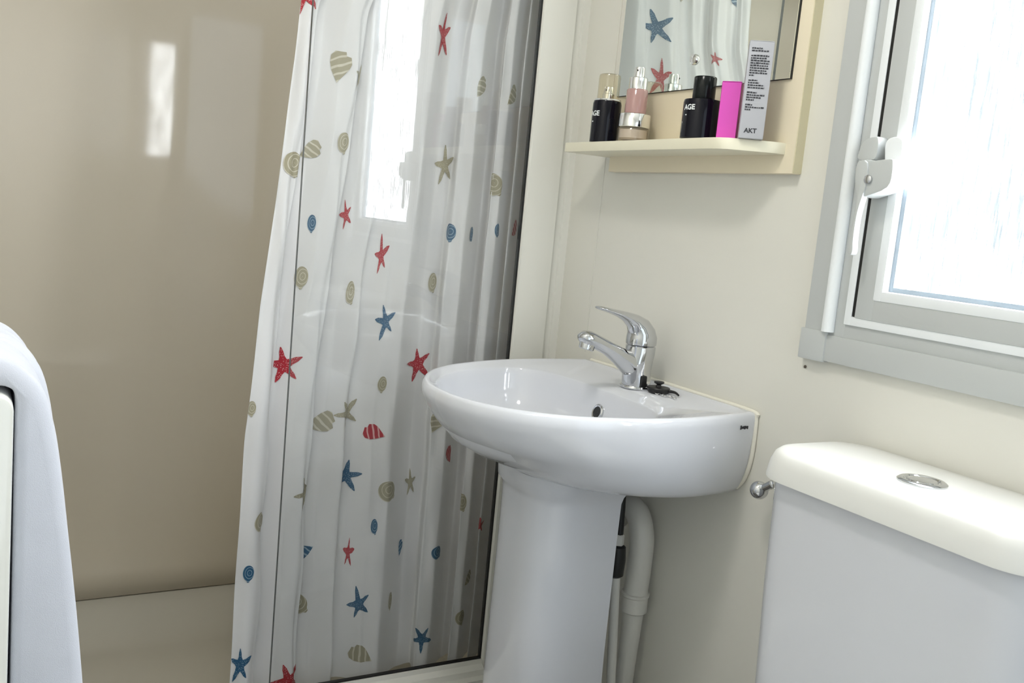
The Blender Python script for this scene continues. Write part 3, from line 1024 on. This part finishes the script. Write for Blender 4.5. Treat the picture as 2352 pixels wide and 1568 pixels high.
win = empty('window_1', (-.61, 0, .917), None, None)
tag(win, kind='structure')
OX0, OX1, OZ0, OZ1 = -.910, -.315, .917, 1.80
frame_ring('outer_trim', 'upvc', OX0, OX1, OZ0, OZ1, .036, -.012, 0, .002, win)
box('corner_block', 'upvc', OX0 - .004, OX0 + .040, -.0145, -.0, OZ0 - .002, OZ0 + .040, .002, win)
for x in (-.869, -.356):
    tube('round_bead', 'upvc_white', [(x, -.013, OZ0 + .040), (x, -.013, 1.2), (x, -.013, 1.5), (x, -.013, OZ1 - .02)], .0085, win, n=14)
frame_ring('fixed_frame', 'upvc', -.874, -.351, .950, 1.768, .030, -.009, .03, .002, win)
frame_ring('frame_lip', 'upvc_white', -.8455, -.3795, .9705, 1.748, .0115, -.0125, .03, .0015, win)
box('gap_gasket', 'black', -.8345, -.8255, -.0115, .02, .983, 1.735, 0, win)
frame_ring('sash', 'upvc', -.8285, -.394, .981, 1.735, .0285, -.014, .03, .002, win)
frame_ring('glazing_bead', 'upvc_white', -.8030, -.422, 1.0065, 1.709, .0135, -.0155, .03, .003, win)
frame_ring('spacer_bar', plain('grey glazing spacer', (.34, .40, .46), .3, noise=.15, nscale=40), -.7910, -.434, 1.0185, 1.698, .0075, -.004, .006, .001, win)
box('pane', 'pane', -.791, -.434, .007, .011, 1.0145, 1.70, 0, win)
# handle: white locking lever on the fixed frame with its shade painted in as grey, striker plate on the sash
hy = -.0125


def soft(pts, per=3):
    return [(p.x, p.y) for p in catmull([(a, b, 0) for a, b in pts], per, closed=True)]


plate = [(-0.8035, 1.181), (-0.8059, 1.199), (-0.8018, 1.2066), (-0.7929, 1.2087), (-0.7833, 1.2062), (-0.7797, 1.1986), (-0.7795, 1.1759), (-0.7792, 1.1531), (-0.7832, 1.1454), (-0.7937, 1.1432), (-0.8003, 1.145)]
prong = [(-0.8404, 1.1807), (-0.841, 1.1932), (-0.8369, 1.2024), (-0.8296, 1.2074), (-0.821, 1.2091), (-0.8144, 1.2077), (-0.8121, 1.1948), (-0.816, 1.1806)]
lever = [(-0.8306, 1.1782), (-0.8066, 1.1787), (-0.7837, 1.1808), (-0.7787, 1.1768), (-0.7773, 1.1579), (-0.7821, 1.1459), (-0.8009, 1.1378), (-0.8077, 1.1266), (-0.8125, 1.1082), (-0.8117, 1.0807), (-0.8102, 1.065), (-0.8175, 1.0578), (-0.825, 1.0652), (-0.8256, 1.0864), (-0.8227, 1.1129), (-0.8225, 1.1339), (-0.8296, 1.1521)]
prism('striker_plate', 'upvc_white', soft(plate), 'xz', -.030, hy, .003, win)
prism('handle_base', 'upvc', soft(prong), 'xz', -.034, hy, .003, win)
hub = [(x, z) for x, z in lever if z > 1.13] 
prism('handle_hub', 'upvc', soft(hub, 2), 'xz', -.044, -.016, .003, win)
slim = [(-.8300, 1.176), (-.815, 1.176), (-.812, 1.150), (-.8165, 1.128), (-.8195, 1.108), (-.8195, 1.0807), (-.8180, 1.066), (-.8215, 1.0610), (-.8262, 1.0660), (-.8265, 1.0864), (-.8245, 1.1129), (-.8235, 1.1339), (-.8300, 1.1521)]
prism('handle_lever', 'upvc', soft(slim), 'xz', -.0465, -.036, .002, win, seg=2)
lathe('lock_button', 'chrome', [(.0055, .0), (.0055, .0025), (.0035, .0035), (0, .0035)], -0.8104, -.0445, win, n=20, axis='y', cz=1.1555)
w2 = empty('added_window', (XB, -.105, 1.2), None, None)  # unseen sidelight added to reflect as a bright patch in the end wall
tag(w2, kind='structure')
box('added_window_frame', 'upvc', XB - .004, XB + .004, -.170, -.157, 1.19, 1.75, .001, w2)
box('added_window_frame', 'upvc', XB - .004, XB + .004, -.068, -.055, 1.19, 1.75, .001, w2)
box('added_window_pane', 'pane_added', XB + .012, XB + .016, -.165, -.06, 1.2, 1.74, 0, w2)
cord = empty('blind_cord', (-.60, -.03, 1.43), 'thin grey cord hanging in front of the window', 'cord')
tube('cord_line', plain('grey cord', (.3, .32, .33), .5, noise=.1), [(-.565, -.025, 1.432), (-.572, -.025, 1.6), (-.578, -.022, 1.80)], .0032, cord, n=8)
box('cord_bracket', 'upvc', -.590, -.566, -.035, -.0, 1.795, 1.815, .002, cord)

# wall details
tag(lathe('wall_screw', 'dot', [(.0022, 0), (.0022, .001), (0, .0013)], -.910, 0, None, n=12, axis='y', cz=.902), 'small dark screw head in the wall below the window corner', 'screw')
tag(box('trim_1', 'wall', -1.447, -1.4435, -.0012, 0, .83, 1.98, .0004), kind='structure')

# ------------------------------------------------------------------ towel over a glossy white panel
PX1 = -.775
pan = tag(prism('white_panel', 'enamel', rrect(-1.034, -.9725, .04, .902, .012, 6), 'yz', -1.30, PX1, .003), 'glossy white upright panel with rounded top beneath the draped towel', 'panel')
tw = []
NXT = 110
for i in range(NXT + 1):
    u = i / NXT
    x = PX1 - .014 - u * .19
    rib = 0.0
    if u < .85:
        rib = -0.0045 * (1 - abs(math.sin(u / .85 * PI * 6))) ** 2
    edge = min(1.0, u / .03)
    out, inn = [], []
    th = .026
    def wob(s):
        return .0022 * math.sin(9 * u + 7 * s) + .0012 * math.sin(31 * u + 13 * s)
    # outer profile in (y,z) from the front hem up, over the top and down the back
    prof_o = [(-.9025, .42), (-.908, .50), (-.914, .60), (-.9225, .70), (-.931, .78), (-.9385, .84), (-.9445, .876), (-.9530, .904), (-.9680, .922), (-.985, .9295), (-1.004, .931), (-1.03, .927), (-1.05, .912), (-1.060, .885), (-1.062, .80), (-1.064, .60), (-1.064, .45)]
    prof_i = [(-.9690, .42), (-.9692, .50), (-.9695, .60), (-.9700, .70), (-.9705, .78), (-.9710, .84), (-.9712, .880), (-.9718, .900), (-.977, .9055), (-.985, .9065), (-1.004, .9065), (-1.022, .906), (-1.0365, .900), (-1.0372, .885), (-1.0372, .80), (-1.038, .60), (-1.038, .45)]
    PO = catmull([(a, b12, 0) for a, b12 in prof_o], 5)
    PI_ = catmull([(a, b12, 0) for a, b12 in prof_i], 5)
    n = len(PO)
    ring = []
    for k, p in enumerate(PO):
        s = k / n
        q = PO[min(k + 1, n - 1)] - PO[max(k - 1, 0)]
        nv = Vector((q.y, -q.x, 0)).normalized()
        mid = (PO[k] + PI_[k]) / 2
        if nv.dot(p - mid) < 0:
            nv = -nv
        d = rib + wob(s) - .006 * (1 - edge) ** 2
        pp = p + nv * d
        ring.append((x, pp.x, pp.y))
    for k in range(n - 1, -1, -1):
        p = PI_[k]
        mid = (PO[k] + PI_[k]) / 2
        pp = p + (mid - p) * .25 * (1 - edge) ** 2
        ring.append((x, pp.x, pp.y))
    tw.append(ring)
tow = empty('towel', (PX1 - .2, -.98, .90), 'thick white terry towel draped over the glossy panel', 'towel')
loft('towel_cloth', 'towel', tw, tow, cap0=True, cap1=True, angle=70)

# ------------------------------------------------------------------ ceiling lamp, added out of view as fill light
lamp = empty('fill_lamp', (-.78, -.80, ZC), 'unseen round white ceiling lamp with frosted dome added as fill light', 'lamp')
lathe('fill_lamp_base', 'plastic', [(0, ZC), (.13, ZC), (.13, ZC - .02), (.115, ZC - .024), (0, ZC - .024)], -.78, -.80, lamp)
m, nt, b, out = new_mat('fill lamp glow')
b.inputs['Base Color'].default_value = (.9, .9, .88, 1)
b.inputs['Emission Color'].default_value = (1.0, .97, .92, 1)
b.inputs['Emission Strength'].default_value = FILL_LAMP_STRENGTH
M['dome'] = m
lathe('fill_lamp_dome', 'dome', [(.115, ZC - .024), (.112, ZC - .04), (.09, ZC - .058), (.05, ZC - .068), (0, ZC - .071)], -.78, -.80, lamp)

# ------------------------------------------------------------------ pieces that belong to a part become its sub-parts
def nest(thing, part, *names):
    """every mesh here stands in world coordinates, so the part's own transform is the identity"""
    p = next(c for c in thing.children if c.name.split('.')[0] == part)
    for c in list(thing.children):
        if c.name.split('.')[0] in names:
            c.parent = p
            c.matrix_parent_inverse = Matrix.Identity(4)


bpy.context.view_layer.update()
nest(toi, 'cistern_lid', 'flush_button')
nest(tap, 'spout', 'aerator')
nest(mir, 'mirror_glass', 'screw_cap')
nest(b1, 'nozzle', 'spray_hole')
nest(b2, 'pump_head', 'pump_hole')
nest(win, 'handle_hub', 'handle_lever', 'lock_button')
nest(plug, 'stopper', 'chain_link', 'stem')
nest(sup, 'valve', 'valve_nut', 'hose')
nest(brd, 'backboard', 'edge_strip')
nest(scr, 'glass_panel', 'edge_strip')
nest(scr, 'jamb', 'jamb_seal')
nest(scr, 'bottom_rail', 'rail_seal')
nest(cur, 'curtain_cloth', 'starfish_print', 'spiral_shell_print', 'ribbed_shell_print')
